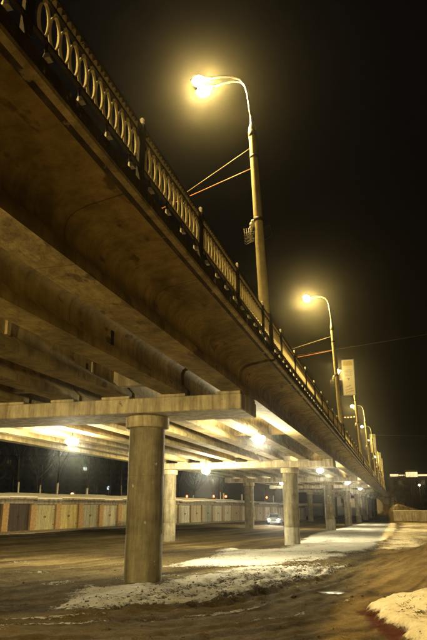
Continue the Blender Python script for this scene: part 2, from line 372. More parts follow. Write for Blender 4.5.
def ground_mat():
    m = bpy.data.materials.new('frozen_dirt_and_snow'); m.use_nodes = True
    t = m.node_tree; N = t.nodes; L = t.links; p = N['Principled BSDF']
    g = N.new('ShaderNodeNewGeometry')
    def A(n):
        a = N.new('ShaderNodeAttribute'); a.attribute_name = n; return a.outputs['Fac']
    def noise(s, d=6, r=.6, sc=None):
        n = N.new('ShaderNodeTexNoise'); n.inputs['Scale'].default_value = s; n.inputs['Detail'].default_value = d; n.inputs['Roughness'].default_value = r
        L.new(g.outputs['Position'], n.inputs[0]); return n.outputs[0]
    def math_(op, a, b=None, c=None):
        n = N.new('ShaderNodeMath'); n.operation = op
        for i, v in enumerate((a, b, c)):
            if v is None: continue
            if isinstance(v, (int, float)): n.inputs[i].default_value = v
            else: L.new(v, n.inputs[i])
        return n.outputs[0]
    def ramp(x, pts):
        r = N.new('ShaderNodeValToRGB'); e = r.color_ramp.elements
        while len(e) < len(pts): e.new(.5)
        for i, (q, c) in enumerate(pts): e[i].position = q; e[i].color = (*c, 1)
        L.new(x, r.inputs[0]); return r.outputs[0]
    def mix(f, a, b):
        n = N.new('ShaderNodeMix'); n.data_type = 'RGBA'
        if isinstance(f, (int, float)): n.inputs[0].default_value = f
        else: L.new(f, n.inputs[0])
        for i, v in ((6, a), (7, b)):
            if isinstance(v, tuple): n.inputs[i].default_value = (*v, 1)
            else: L.new(v, n.inputs[i])
        return n.outputs[2]
    n1 = noise(1.1); n2 = noise(6.0, 7, .7); n3 = noise(24, 5, .7)
    st = A('track_streak')
    f = math_('ADD', math_('MULTIPLY', st, .42), math_('ADD', math_('MULTIPLY', n1, .25), math_('ADD', math_('MULTIPLY', n2, .32), math_('MULTIPLY', n3, .28))))
    dirt = ramp(f, [(.44, (.020, .013, .005)), (.60, (.068, .047, .018)), (.75, (.145, .108, .047)), (.92, (.28, .225, .125))])
    rb = math_('MULTIPLY', A('road'), math_('MULTIPLY', st, 1.1)); dirt = mix(math_('MINIMUM', rb, .8), dirt, mix(n2, (.085, .058, .022), (.24, .175, .085)))
    sn = A('snow_cover')
    n4 = noise(13, 6, .75); h = math_('ADD', math_('MULTIPLY', n2, .45), math_('MULTIPLY', n3, .40)); h = math_('ADD', h, math_('MULTIPLY', n4, .65))
    h = math_('ADD', h, math_('MULTIPLY', n1, .35))
    mask = math_('ADD', math_('MULTIPLY', sn, .90), math_('SUBTRACT', math_('MULTIPLY', h, 1.9), 1.9*.925+.38))
    mr = N.new('ShaderNodeMapRange'); mr.inputs[1].default_value = -.02; mr.inputs[2].default_value = .16; L.new(mask, mr.inputs[0])
    snowc = ramp(math_('ADD', math_('MULTIPLY', n2, .6), math_('MULTIPLY', n1, .4)), [(.30, (.38, .33, .25)), (.50, (.56, .52, .43)), (.66, (.68, .65, .57))])
    c = mix(mr.outputs[0], dirt, snowc)
    c = mix(A('red_soil'), c, mix(n2, (.075, .016, .008), (.025, .010, .005)))
    c = mix(A('puddle'), c, (.80, .79, .76))
    L.new(c, p.inputs['Base Color'])
    rr = N.new('ShaderNodeMapRange'); rr.inputs[3].default_value = .93; rr.inputs[4].default_value = .93; L.new(mr.outputs[0], rr.inputs[0])
    L.new(math_('MULTIPLY', rr.outputs[0], math_('SUBTRACT', 1.0, math_('MULTIPLY', A('puddle'), .72))), p.inputs['Roughness']); L.new(math_('ADD', .03, math_('MULTIPLY', A('puddle'), .6)), p.inputs['Specular IOR Level'])
    hh = math_('ADD', math_('MULTIPLY', n2, 1.0), math_('MULTIPLY', n3, .5)); hh = math_('ADD', hh, math_('MULTIPLY', mr.outputs[0], .5))
    b = N.new('ShaderNodeBump'); b.inputs['Strength'].default_value = .9; b.inputs['Distance'].default_value = .06
    hh = math_('ADD', hh, math_('MULTIPLY', noise(70, 4, .7), .28)); L.new(hh, b.inputs['Height']); L.new(b.outputs[0], p.inputs['Normal'])
    return m
me.materials.append(ground_mat())
tag(link('ground', me), 'frozen rutted dirt ground with trodden snow patches', None, None, 'structure')
def gz(x, y):
    return float(terrain(np.array([float(x)]), np.array([float(y)]))[0][0])

# ------------------------------------------------------------------ bridge
Y0, SP = 15.6, 24.8
ZB = 2.88                                             # girder soffit
GX = [-3.88 - 1.65*i for i in range(9)]
XR, XL = -2.84, -18.3
SPANS = range(-1, 9)
bridge = empty('road_bridge', (-10.5, 40, ZB), 0, 'long concrete girder road bridge carrying the lamps overhead', 'bridge')
def gprof(c):
    h = [(.29, 0), (.29, .17), (.105, .34), (.095, .62), (.14, .74), (.30, .82), (.79, .87), (.79, .98)]
    return [(c+x, ZB+z) for x, z in h] + [(c-x, ZB+z) for x, z in h[::-1]]
def gprof_edge(c):                                    # outer girder: its top flange runs out as the footway overhang
    r = [(.29, 0), (.29, .17), (.115, .35), (.10, .50), (.115, .60), (.16, .68), (.25, .75), (.40, .80), (.70, .85), (.90, .885), (.90, 1.04)]
    h = [(.29, 0), (.29, .17), (.105, .34), (.095, .62), (.14, .74), (.30, .82), (.79, .87), (.79, 1.04)]
    return [(c+x, ZB+z) for x, z in r] + [(c-x, ZB+z) for x, z in h[::-1]]
ys, ye = .13, SP-.13
gm = MB().prism(gprof(0), ys, ye, 1).mesh('girder', M['girder'], 50)
ge = MB().prism(gprof_edge(GX[0]), ys, ye, 1).mesh('girder', M['girder'], 50)
slab = MB().prism([(GX[0]-.7, ZB+1.0), (XL, ZB+1.0), (XL, ZB+1.22), (GX[0]-.7, ZB+1.22)], ys, ye).mesh('deck_slab', M['slab'])
slab2 = MB().prism([(GX[0]-.8, ZB+.985), (XL, ZB+.985), (XL, ZB+.87), (XL+.15, ZB+.87), (XL+.15, ZB+.982), (GX[0]-.8, ZB+.982)], ys, ye)
foot = MB().prism([(-3.55, ZB+1.045), (GX[0]-.695, ZB+1.045), (GX[0]-.695, ZB+1.23), (-3.55, ZB+1.19)], ys, ye).mesh('footway', M['asphalt'])
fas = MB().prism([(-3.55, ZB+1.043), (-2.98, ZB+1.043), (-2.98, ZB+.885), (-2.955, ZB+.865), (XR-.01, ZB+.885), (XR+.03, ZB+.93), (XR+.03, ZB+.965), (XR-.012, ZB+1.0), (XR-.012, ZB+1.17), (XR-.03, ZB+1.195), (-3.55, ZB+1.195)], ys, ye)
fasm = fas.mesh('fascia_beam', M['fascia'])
lip = MB().prism([(XR-.045, ZB+.866), (XR+.036, ZB+.875), (XR+.036, ZB+.93), (XR-.045, ZB+.89)], ys, ye).mesh('drip_edge', M['cap'])  # paler cap concrete puts the bounce-lit edge line into the colour
ejm = MB().prism([(XR-.06, ZB+1.24), (XL, ZB+1.24), (XL, ZB+1.26), (XR-.06, ZB+1.26)], -.3, .3).mesh('expansion_joint', M['rail'])
cb = [MB().box(GX[b]+.12, GX[a]-.12, SP-1.0, SP-.72, ZB+.20, ZB+.90).mesh('cross_beam', M['cap']) for a, b in ((1, 2), (3, 4), (5, 6), (7, 8))]
cm = MB().box(GX[1]+.11, GX[0]-.11, SP*.5-.12, SP*.5+.12, ZB+.30, ZB+.86).mesh('cross_beam', M['girder'])
off0 = wloc(bridge)
for k in SPANS:
    y = Y0 + SP*(k-1) if False else Y0 + SP*k - SP
    L0 = Vector((0, y, 0)) - off0
    link('girder', ge, bridge, L0)
    for c in GX[1:]: link('girder', gm, bridge, L0 + Vector((c, 0, 0)))
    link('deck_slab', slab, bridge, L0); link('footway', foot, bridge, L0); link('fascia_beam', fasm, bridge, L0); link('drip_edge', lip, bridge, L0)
    link('expansion_joint', ejm, bridge, L0)
    for c in cb: link('cross_beam', c, bridge, L0)
    if k < 4:
        for i in range(8): link('cross_beam', cm, bridge, L0 + Vector((-1.65*i, 0, 0)))
# near webs: thin dark boxes painted as the shade inside slots, and ribs
sl = MB()
sl.box(GX[1]+.094, GX[1]+.115, 11.0, 11.13, ZB+.34, ZB+.64); sl.box(GX[2]+.094, GX[2]+.115, 13.05, 13.15, ZB+.36, ZB+.50)
sl.build('slot_shade', M['hole_shade'], bridge)
MB().box(GX[2]+.094, GX[2]+.125, 13.35, 13.43, ZB+.33, ZB+.60).build('web_rib', M['cap'], bridge)
MB().box(GX[2]+.094, GX[2]+.16, 9.7, 9.82, ZB+.33, ZB+.70).build('web_rib', M['girder'], bridge)
# fascia feet
# ------------------------------------------------------------------ piers
def pier(k):
    y = Y0 + SP*k
    ords = ['first and nearest', 'second', 'third', 'fourth', 'fifth', 'sixth', 'seventh', 'eighth', 'ninth']
    pr = empty('bridge_pier', (-10.52, y, gz(-10.5, y)), 0, f'{ords[k]} concrete pier counted from the camera, two round columns under a cap beam', 'pier', 'piers carrying the bridge')
    x0, x1 = -17.5, -3.62
    cp = MB().box(x0, x1, y-.6, y+1.25, 2.40, 2.80, .025).build('cap_beam', M['cap'], pr)
    for c in GX:
        w = random.uniform(.36, .46)
        MB().box(c-w, c+w if c+w < x1-.02 else x1-.02, y-.585, y+1.235, 2.80, ZB-.004, .015).build('bearing_pad', M['cap'], cp)
    for cx_ in (-6.56, -15.05):
        g = gz(cx_, y+.3) - .4
        split = g + .4 + (1.05 if k in (1, 2) else .0)
        co = MB()
        n = 40 if k < 3 else 24
        if k in (1, 2) and cx_ > -10:
            co.lathe([(.495, split), (.495, 2.08)], cx_, y+.3, n); c_ = co.build('column', M['column'], pr, 40)
            MB().lathe([(.50, g), (.50, split), ], cx_, y+.3, n).build('painted_foot', M['column_base'], c_, 40)
        else:
            co.lathe([(.497, g), (.497, g+1.55), (.488, g+1.565), (.488, g+1.58), (.496, g+1.59), (.495, g+3.05), (.487, g+3.065), (.487, g+3.08), (.496, g+3.09), (.495, 2.08)], cx_, y+.3, n); c_ = co.build('column', M['column'], pr, 40)
        MB().lathe([(.495, 2.06), (.60, 2.085), (.61, 2.10), (.61, 2.375), (.58, 2.398)], cx_, y+.3, n).build('collar', M['cap'], c_, 40)
    return pr
for k in range(0, 9): pier(k)

# ------------------------------------------------------------------ railing
XRL = XR - .04
rail = empty('bridge_railing', (XRL, 40, ZB+1.17), 0, 'dark metal railing with a row of pale rings along the bridge edge', 'railing')
ro_ = wloc(rail)
P0, PS = 6.44, 2.65
k0, k1 = -4, 87
ztop = ZB + 2.0
pm = MB().box(-.045, .045, -.045, .045, ZB+1.19, ZB+2.05, .006).mesh('post', M['rail'])
fm = MB().lathe([(.02, 0), (.055, .02), (.06, .05), (.03, .075), (.05, .10), (.055, .13), (.03, .165), (.004, .18)], 0, 0, 10).mesh('finial', M['white'], True)
def ringmesh(n, w, th, rx, rz):
    mb = MB(); vs = []; fs = []
    for i in range(n):
        a = 2*math.pi*i/n
        for (dx, dr) in ((-w/2, 0), (w/2, 0), (w/2, -th), (-w/2, -th)):
            vs.append((dx, (rx+dr)*math.cos(a), (rz+dr)*math.sin(a)))
    for i in range(n):
        k = (i+1) % n
        for q in range(4): fs.append((i*4+q, i*4+(q+1) % 4, k*4+(q+1) % 4, k*4+q))
    return mb.add(vs, fs)
ring = ringmesh(24, .034, .012, .092, .195).mesh('ring', M['ring'], 40)
ringlo = ringmesh(12, .034, .014, .092, .195)
footm = MB().add([(-.03, -.04, 0), (.05, -.04, 0), (.05, .04, 0), (-.03, .04, 0), (-.03, -.012, .085), (.01, -.012, .085), (.01, .012, .085), (-.03, .012, .085)],
                 [(0, 1, 2, 3), (4, 5, 6, 7), (0, 1, 5, 4), (1, 2, 6, 5), (2, 3, 7, 6), (3, 0, 4, 7)]).mesh('foot_block', M['white'])
conm = MB()
farr = MB(); nring = 0; nfoot = 0; farfoot = MB()
zc = ZB + 1.615
for k in range(k0, k1):
    y = P0 + PS*k
    p = link('post', pm, rail, Vector((XRL, y, 0)) - ro_)
    link('finial', fm, p, (0, 0, ZB+2.05)).scale = (.6, .6, .65)
    for j in range(12):
        yy = y + .15 + (j+.5)*(PS-.30)/12
        if nring < 296: link('ring', ring, rail, Vector((XRL, yy, zc)) - ro_); nring += 1
        else: farr.add([(v[0]+XRL, v[1]+yy, v[2]+zc) for v in ringlo.v], ringlo.f)
        conm.box(XRL-.015, XRL+.015, yy-.022, yy+.022, zc+.192, ZB+1.86)
        for q in (-.05, .05): conm.box(XRL-.02, XRL+.02, yy+q-.012, yy+q+.012, ZB+1.875, ZB+1.975)
    for j in range(4):
        yy = y + (j+.5)*PS/4
        if nfoot < 290:
            f_ = link('foot_block', footm, rail, Vector((XRL+.02, yy, ZB+1.196)) - ro_); nfoot += 1
        else: farfoot.add([(v[0]+XRL, v[1]+yy, v[2]+ZB+1.196) for v in [tuple(q.co) for q in footm.vertices]], [tuple(q.vertices) for q in footm.polygons])
ya, yb = P0+PS*k0, P0+PS*k1
MB().box(XRL-.032, XRL+.032, ya, yb, ZB+1.975, ZB+2.015, .006).build('handrail', M['rail'], rail)
MB().box(XRL-.022, XRL+.022, ya, yb, ZB+1.845, ZB+1.877).build('upper_rail', M['rail'], rail)
MB().box(XRL-.022, XRL+.022, ya, yb, ZB+1.385, ZB+1.415).build('lower_rail', M['rail'], rail)
o = conm.build('connector', M['ring'], rail); o['kind'] = 'stuff'
o = farr.build('distant_rings', M['ring'], rail); o['kind'] = 'stuff'
if farfoot.v: o = farfoot.build('distant_foot_blocks', M['white'], rail); o['kind'] = 'stuff'
stl = MB()
for k in range(k0, k1):
    for j in range(4):
        yy = P0 + PS*k + (j+.5)*PS/4; stl.box(XRL-.012, XRL+.012, yy-.012, yy+.012, ZB+1.19, ZB+1.39)
o = stl.build('stanchions', M['rail'], rail); o['kind'] = 'stuff'

# ------------------------------------------------------------------ street lamps on the bridge
def arm_pts(sg):
    a = [(-.01, 0, 7.2), (-.03, .0, 7.7), (-.06, sg*.02, 8.15), (-.12, sg*.04, 8.5), (-.26, sg*.07, 8.72), (-.52, sg*.11, 8.85), (-.85, sg*.16, 8.90), (-1.22, sg*.21, 8.90)]
    return a
def make_lamp(x, y, z, lean, label):
    t = empty('street_lamp', (x, y, z), 0, label, 'street lamp', 'street lamps along the bridge edge')
    t.rotation_euler = (0, -R(lean), 0)
    MB().lathe([(.155, 0), (.15, .05), (.135, 3.0), (.112, 6.9), (.108, 6.92)], 0, 0, 18).build('concrete_pole', M['pole'], t, 40, False)
    MB().lathe([(.19, -.15), (.19, .88), (.165, .93)], 0, 0, 18).build('base_sleeve', M['rail'], t, 40, False)
    MB().lathe([(.115, 6.6), (.127, 6.62), (.127, 6.78), (.115, 6.8)], 0, 0, 18).build('clamp_band', M['darksteel'], t, 40, False)
    MB().lathe([(.130, 3.75), (.142, 3.77), (.142, 3.85), (.130, 3.87)], 0, 0, 18).build('clamp_band', M['darksteel'], t, 40, False)
    MB().lathe([(.118, 5.85), (.128, 5.87), (.128, 5.93), (.118, 5.95)], 0, 0, 18).build('clamp_band', M['darksteel'], t, 40, False)
    MB().lathe([(.08, 6.92), (.08, 7.0), (.055, 7.05), (.04, 7.35)], 0, 0, 12).build('pole_sleeve', M['steel'], t, 40, False)
    for sg in (-1, 1):
        pts = arm_pts(sg); a = MB().tube(pts, .03, 8).build('arm', M['steel'], t, True, False)
        e = Vector(pts[-1]); d = Vector((-1, sg*.14, 0)).normalized(); ang = math.atan2(d.y, d.x)
        rot = Matrix.Rotation(ang, 3, 'Z')
        h = MB()
        prof = [(-.08, .045), (.05, .09), (.25, .13), (.48, .13), (.60, .07)]
        vs = []; n = 10
        for px_, r_ in prof:
            for i in range(n):
                q = 2*math.pi*i/n; zz = r_*.75*math.sin(q); zz = max(zz, -.035)
                vs.append(e + rot @ Vector((px_, r_*math.cos(q), zz)))
        fs = [(j*n+i, j*n+(i+1) % n, (j+1)*n+(i+1) % n, (j+1)*n+i) for j in range(len(prof)-1) for i in range(n)] + [tuple(range(n))[::-1], tuple((len(prof)-1)*n+i for i in range(n))]
        h.add(vs, fs); hd = h.build('lamp_head', M['steel'], t, True, False)
        gb = MB(); c = e + rot @ Vector((.33, 0, -.05)); gb.ball((c.x, c.y, c.z), .21, 12, 8, .7)
        gl = gb.build('lamp_glass', M['sod_glass'], hd, True, False)
    # the bracket with a wire basket half way up the post
    bk = MB()
    for i in range(5):
        bk.tube([(-.12, -.05+i*.03, 3.2+i*.09), (-.45, -.02, 3.15+i*.08), (-.43, .2, 3.2+i*.09), (-.12, .08, 3.25+i*.07)], .008, 5)
    for i in range(5):
        bk.tube([(-.16-.065*i, -.03, 3.12), (-.17-.065*i, -.02, 3.6)], .007, 5)
    MB().tube([(.10, .12, 3.2), (.34, .1, 3.3), (.32, .0, 3.6), (.12, .05, 3.55)], .012, 5).build('wire_loop', M['darksteel'], t, True, False)
    bk.build('wire_basket', M['darksteel'], t, True, False)
    cu = MB().ball((-.18, 0, 3.70), .085, 9, 6, 1.2); cu.ball((-.22, .03, 3.61), .07, 8, 6); cu.ball((-.16, -.04, 3.78), .055, 8, 6)
    cu.build('insulator', M['white'], t, True, False)
    return t
def lamp_light(x, y, z, w=1.0):
    l = bpy.data.lights.new('sodium_light', 'SPOT'); l.energy = SOD_W*w; l.color = SOD; l.spot_size = R(172); l.spot_blend = .35; l.shadow_soft_size = .22
    o = bpy.data.objects.new('sodium_light', l); COL.objects.link(o); o.location = (x, y, z); return o
PX = -2.97; PZ = ZB + 1.18
lab = {-1: 'tall concrete street lamp standing on the bridge edge overhead behind the camera', 0: 'tallest street lamp in the photo, concrete post with twin arms at the first pier',
       1: 'second street lamp from the camera, post rising left of the long banner', 2: 'third street lamp, its post carrying the long yellow banner',
       3: 'fourth street lamp along the bridge, just past the yellow banner', 4: 'fifth street lamp along the bridge, between two bannered posts',
       5: 'sixth street lamp along the bridge, first of the far bannered posts', 6: 'seventh street lamp along the bridge, far off among the banners',
       7: 'eighth street lamp along the bridge, second of the far bannered posts', 8: 'last tiny street lamp near the far end of the bridge'}
proto = make_lamp(PX, Y0-.2, PZ, 2.4, lab[0])
PXK = {}
for k in range(-1, 9):
    y = Y0 - .2 + SP*k
    if k == 0: t = proto
    else:
        t = copy_tree(proto); t['label'] = lab[k]; t.location = (PX, y, PZ); t.rotation_euler = (0, -R(1.6 + (k*37 % 7)*.15), 0)
    zs_ = 1.0 if k <= 0 else 1.125
    t.scale = (1, 1, zs_)
    lamp_light(PX-1.80, y, PZ+8.70*zs_)

# floodlights under the deck
def floodlight(x, y, zs, label, pw_=1.0, drop=0.0, col_=LED):
    t = empty('floodlight', (x, y, zs), 0, label, 'floodlight', 'floodlights hung under the bridge deck')
    MB().box(-.02, .02, -.02, .02, -.20-drop, 0).build('hanger', M['darksteel'], t, False, False)
    MB().box(-.20, .20, -.15, .15, -.27-drop, -.19-drop, .02).build('housing', M['darksteel'], t, False, False)
    gb = MB(); gb.ball((0, 0, -.34-drop), .27, 16, 10, .6); gb.build('lamp_glass', M['led_glass'], t, True, False)
    l = bpy.data.lights.new('flood_light', 'POINT'); l.energy = LED_W*pw_; l.color = col_; l.shadow_soft_size = .16
    o = bpy.data.objects.new('flood_light', l); COL.objects.link(o); o.location = (x, y, zs-.60-drop)
    return t
FL = [(-5.0, 23.6, 'brightest floodlight, under the deck right past the nearest pier'),
      (-12.55, 22.4, 'floodlight under the deck left of the nearest column, above the garage roofs'),
      (-11.4, 37.5, 'floodlight under the deck just right of the nearest column, over the second pier'),
      (-5.25, 46.7, 'small floodlight past the second pier at the right of the deck'),
      (-5.0, 71.5, 'floodlight far under the deck beyond the third pier on the road side'),
      (-12.5, 71.5, 'floodlight far under the deck beyond the third pier on the garage side'),
      (-5.0, 96.3, 'floodlight far under the deck beyond the fourth pier'),
      (-5.0, -1.2, 'floodlight under the deck overhead to the left of the camera'),
      (-12.5, -1.2, 'floodlight under the deck overhead at the far side beside the camera')]
for x, y, l in FL: floodlight(x, y, ZB, l, 1.95 if y < 0 else (1.25 if x < -9 else 1.0), .42 if 37 < y < 38 else 0.0, (1.0, .76, .31) if y < 0 else LED)

# ------------------------------------------------------------------ banners
def banner(k, zlo, zhi, xl, xr, label):
    y = Y0 - .2 + SP*k - .22
    t = empty('banner', ((xl+xr)/2, y, zlo), 0, label, 'banner', 'tall banners on the bridge lamp posts')
    w = xr-xl; h = zhi-zlo
    MB().box(-w/2, w/2, -.035, .035, 0, h, .008).build('panel', M['banner'], t, False, False)
    fr = MB()
    for x in (-w/2, w/2): fr.box(x-.03, x+.03, -.045, .045, -.03, h+.03)
    for z in (0, h): fr.box(-w/2+.03, w/2-.03, -.045, .045, z-.03, z+.03)
    fr.build('frame', M['steel'], t, False, False)
    br = MB()
    for z in (.25, h-.25): br.box(w/2+.031, w/2+.35, .0, .05, z-.025, z+.025)
    br.build('bracket', M['darksteel'], t, False, False)
    y_ = -.0365
    MB().box(-w*.42, w*.42, y_-.004, y_, h*.83, h*.955).build('yellow_print', M['bannertop'], t, False, False)
    ln = MB()
    for i, (a, b) in enumerate(((-.30, .28), (-.36, .34), (-.28, .30), (-.34, .22), (-.30, .33))):
        z = h*(.70-.038*i)
        n = 9
        for q in range(n):
            x0 = a+(b-a)*q/n; x1 = x0+(b-a)/n*random.uniform(.5, .92)
            ln.box(x0*w, x1*w, y_-.004, y_, z, z+h*.012)
    ln.lathe([(.001, 0)], 0, 0, 3) if False else None
    ln.build('text_lines', M['ink'], t, False, False)
    em = MB(); em.box(-.07*w, .07*w, y_-.004, y_, h*.44, h*.475); em.box(-.035*w, .035*w, y_-.004, y_, h*.41, h*.44); em.box(-.10*w, -.08*w, y_-.004, y_, h*.45, h*.48); em.box(.08*w, .10*w, y_-.004, y_, h*.45, h*.48)
    em.build('emblem', M['ink'], t, False, False)
    sc = MB()
    for (z0, n, x0, x1) in ((.215, 5, -.30, .18), (.13, 6, -.34, .30), (.065, 6, -.30, .38)):
        pts = []
        for i in range(n*8+1):
            q = i/(n*8); pts.append(((x0+(x1-x0)*q)*w + .028*math.sin(q*n*6.28), y_-.006, h*(z0+.055*q) + .075*math.sin(q*n*6.28+1.2)*(1+.4*math.sin(q*11))))
        sc.tube(pts, .014, 4)
    sc.build('red_script', M['redink'], t, False, False)
    return t
banner(2, 11.25, 15.1, -4.38, -3.12, 'long pale yellow banner with red script at its foot, nearest of the banners')
banner(5, 11.2, 15.2, -4.35, -3.12, 'far yellow banner, tallest and leftmost of the distant row')
banner(7, 11.2, 15.2, -4.35, -3.12, 'far yellow banner in the middle of the distant row')
banner(8, 11.2, 15.2, -4.35, -3.12, 'smallest far yellow banner at the end of the distant row')
gl = empty('light_garland', (-4.0, Y0-.2+2*SP, 8.9), 0, 'short string of amber bulbs below the long yellow banner', 'garland')
MB().tube([(-1.15, 0, .25), (-.5, 0, .02), (.3, 0, .0), (.95, 0, .12)], .012, 5).build('cord', M['wire'], gl, True, False)
for i in range(7):
    MB().ball((-1.05+.32*i, 0, .10 - .10*math.sin(i/6*3.14) + .03), .05, 6, 5).build('bulb', M['amberlamp'], gl, True, False)

# ------------------------------------------------------------------ wires
def wire(name, a, b, sag, r, m, label):
    a = Vector(a); b = Vector(b); pts = []
    for i in range(17):
        q = i/16; p = a.lerp(b, q); p.z -= sag*4*q*(1-q); pts.append(p)
    o = MB().tube(pts, r, 5).build(name, m, None, True)
    return tag(o, label, 'wire', 'wires strung from the lamp posts')
p1 = (PX-.24, Y0-.2, PZ)
wire('span_wire', (-3.30, Y0-.2, 10.3), (-18.2, Y0-.2+10.1, 9.9), .1, .010, M['wire'], 'upper thin wire running left from the tallest street lamp')
wire('span_wire', (-3.25, Y0-.2, 9.6), (-18.2, Y0-.2+6.5, 9.6), .1, .013, M['redwire'], 'lower reddish wire running left from the tallest street lamp')
y2 = Y0-.2+SP
wire('span_wire', (-3.2, y2, 11.1), (-18.2, y2+10, 10.6), .1, .014, M['wire'], 'upper thin wire running left from the second street lamp')
wire('span_wire', (-3.15, y2, 10.1), (-18.2, y2+3, 9.4), .15, .016, M['redwire'], 'lower thin wire running left from the second street lamp')
wire('power_line', (-25, 52, 11.5), (42, 92, 29.5), .9, .028, M['wire'], 'long pale wire rising across the sky right of the second street lamp')
wire('power_line', (-4, 150, 16.2), (90, 150, 16.0), 1.2, .045, M['wire'], 'faint level wire across the dark sky at the far right')

# ------------------------------------------------------------------ garages
GW = 3.1
def gpt(t, n): q = GP + GD*t + GN*n; return float(q[0]), float(q[1])
cols = ['door_brown', 'door_brown', 'door_green', 'door_lime', 'door_grey', 'door_blue', 'door_green', 'door_beige', 'door_cream', 'door_lime', 'door_cream', 'door_beige', 'door_grey', 'door_cream', 'door_cream', 'door_beige', 'door_cream', 'door_lime', 'door_beige', 'door_cream', 'door_beige', 'door_cream', 'door_blue', 'door_beige', 'door_cream', 'door_green']
cw = {'door_brown': 'dark brown', 'door_green': 'pale green', 'door_lime': 'yellow-green', 'door_grey': 'grey-blue', 'door_blue': 'pale blue', 'door_beige': 'beige', 'door_cream': 'cream'}
roofm = MB().prism([(-.35, 0), (6.3, .42), (6.3, .56), (-.35, .14)], 0, GW-.004).mesh('roof', M['gwall'])
def snowmesh():
    bm_ = MB(); n, m_ = 12, 6; vs = []; fs = []
    for i in range(n+1):
        for j in range(m_+1):
            x = -.33 + 6.6*i/n; y = (GW-.004)*j/m_
            vs.append((x, y, .14+(x+.35)*.063 + (.07 if i in (0, n) else .14 + .05*math.sin(i*1.7+0*j))))
    for i in range(n):
        for j in range(m_):
            a = i*(m_+1)+j; fs.append((a, a+1, a+m_+2, a+m_+1))
    k = len(vs)
    ed = [(-.33, 0), (-.33, GW-.004), (6.27, GW-.004), (6.27, 0)]
    vs += [(x, y, .145+(x+.35)*.063) for x, y in ed]
    fs += [tuple([j for j in range(m_+1)][::-1]+[k, k+1]), (k, k+1, k+2, k+3)]
    fs += [tuple([n*(m_+1)+j for j in range(m_+1)]+[k+2, k+3])]
    fs += [tuple([i*(m_+1) for i in range(n+1)]+[k+3, k]), tuple([i*(m_+1)+m_ for i in range(n+1)][::-1]+[k+1, k+2])]
    return bm_.add(vs, fs).mesh('roof_snow', M['snow'], 40)
snowm = snowmesh()
wallm = MB(); HH = 2.42
wallm.box(0, .25, .0, GW-.004, HH-.30, HH+.02)
wallm.box(.26, 6.2, .0, .15, 0, HH+.02); wallm.box(6.0, 6.2, .151, GW-.005, 0, HH+.40)
wallm = wallm.mesh('wall', M['gwall'])
apron = MB().add([(-1.1, 0, .02), (-1.1, GW-.004, .02), (0, GW-.004, .12), (0, 0, .12), (-1.1, 0, -.5), (-1.1, GW-.004, -.5), (0, GW-.004, -.5), (0, 0, -.5)],
                 [(0, 1, 2, 3), (4, 5, 6, 7), (0, 1, 5, 4), (1, 2, 6, 5), (2, 3, 7, 6), (3, 0, 4, 7)]).mesh('threshold', M['gwall'])
pw = .32
def brickpier():
    mb = MB(); n = 17
    for i in range(n):
        h = (HH-.30)/n; j = .012
        mb.box(-.06 + (i % 2)*.006, .25, -pw + .004*(i % 3), pw - .004*((i+1) % 3), i*h+j*.5, (i+1)*h-j*.5)
    mb.box(-.045, .24, -pw+.015, pw-.015, 0, HH-.31)
    return mb
bpm = brickpier().mesh('brick_pier', M['brick']); bpm2 = brickpier().mesh('brick_pier', M['brick_pale'])
dm = {}
for c in set(cols):
    dw = (GW-2*pw)/2 - .02
    mb = MB(); mb.box(.02, .075, 0, dw, .08, HH-.33, .006); 
    for z in (.14, 1.0, HH-.45): mb.box(.008, .021, .03, dw-.03, z, z+.05)
    for y_ in (.03, dw-.08): mb.box(.009, .0205, y_, y_+.05, .19, HH-.46)
    for q in range(1, 6): mb.box(.012, .0205, dw*q/6-.006, dw*q/6+.006, .2, HH-.47)
    dm[c] = mb.mesh('door', M[c])
hg = MB().box(-.03, .008, 0, .05, 1.05, 1.22, .004).mesh('lock', M['darksteel'])
hinge = MB().box(-.01, .008, 0, .22, -.02, .02).mesh('hinge', M['darksteel'])
vent = MB().box(0, .012, -.11, .11, -.06, .06).mesh('vent', M['hole_shade'])
ordn = ['', 'first', 'second', 'third', 'fourth', 'fifth', 'sixth', 'seventh', 'eighth', 'ninth', 'tenth', 'eleventh', 'twelfth', 'thirteenth', 'fourteenth', 'fifteenth', 'sixteenth', 'seventeenth', 'eighteenth', 'nineteenth', 'twentieth', 'twenty-first', 'twenty-second', 'twenty-third', 'twenty-fourth', 'twenty-fifth', 'twenty-sixth']
seen = {}
for i in range(26):
    t0 = .33 + GW*(i-1)
    x, y = gpt(t0, 0); yc = gpt(t0+1.5, -1)
    zg = gz(*yc) - .02
    zg = float(base_z(np.array([yc[0]]), np.array([yc[1]]))[0]) + .03
    c = cols[i]
    if i == 0: lb = 'garage with dark doors cut off at the left edge of the row'
    else: lb = f'garage with {cw[c]} double doors, {ordn[i]} full one from the left in the row'
    g = empty('garage', (x, y, zg), 0, lb, 'garage', 'row of lock-up garages with snow on the roofs')
    g.rotation_euler = (0, 0, math.atan2(GN[1], GN[0]))        # local x runs back from the doors
    g.scale = (1, -1, 1 + .02*math.sin(i*2.3))
    link('wall', wallm, g); rf = link('roof', roofm, g, (0, 0, HH+.02)); link('roof_snow', snowm, rf, (0, 0, 0))
    link('threshold', apron, g); link('brick_pier', bpm if i < 8 else bpm2, g)
    if i == 25: link('brick_pier', bpm2, g, (0, GW, 0))
    for s in (0, 1):
        d = link('door', dm[c], g, (.10, pw + s*((GW-2*pw)/2) + .01, 0))
        dw = (GW-2*pw)/2 - .02
        link('lock', hg, d, (0, dw-.1 if s == 0 else .05, 0))
        for z in (.5, 1.7): link('hinge', hinge, d, (0, .0 if s == 0 else dw-.22, z))
# brick_pier labels stay with the garage on their right

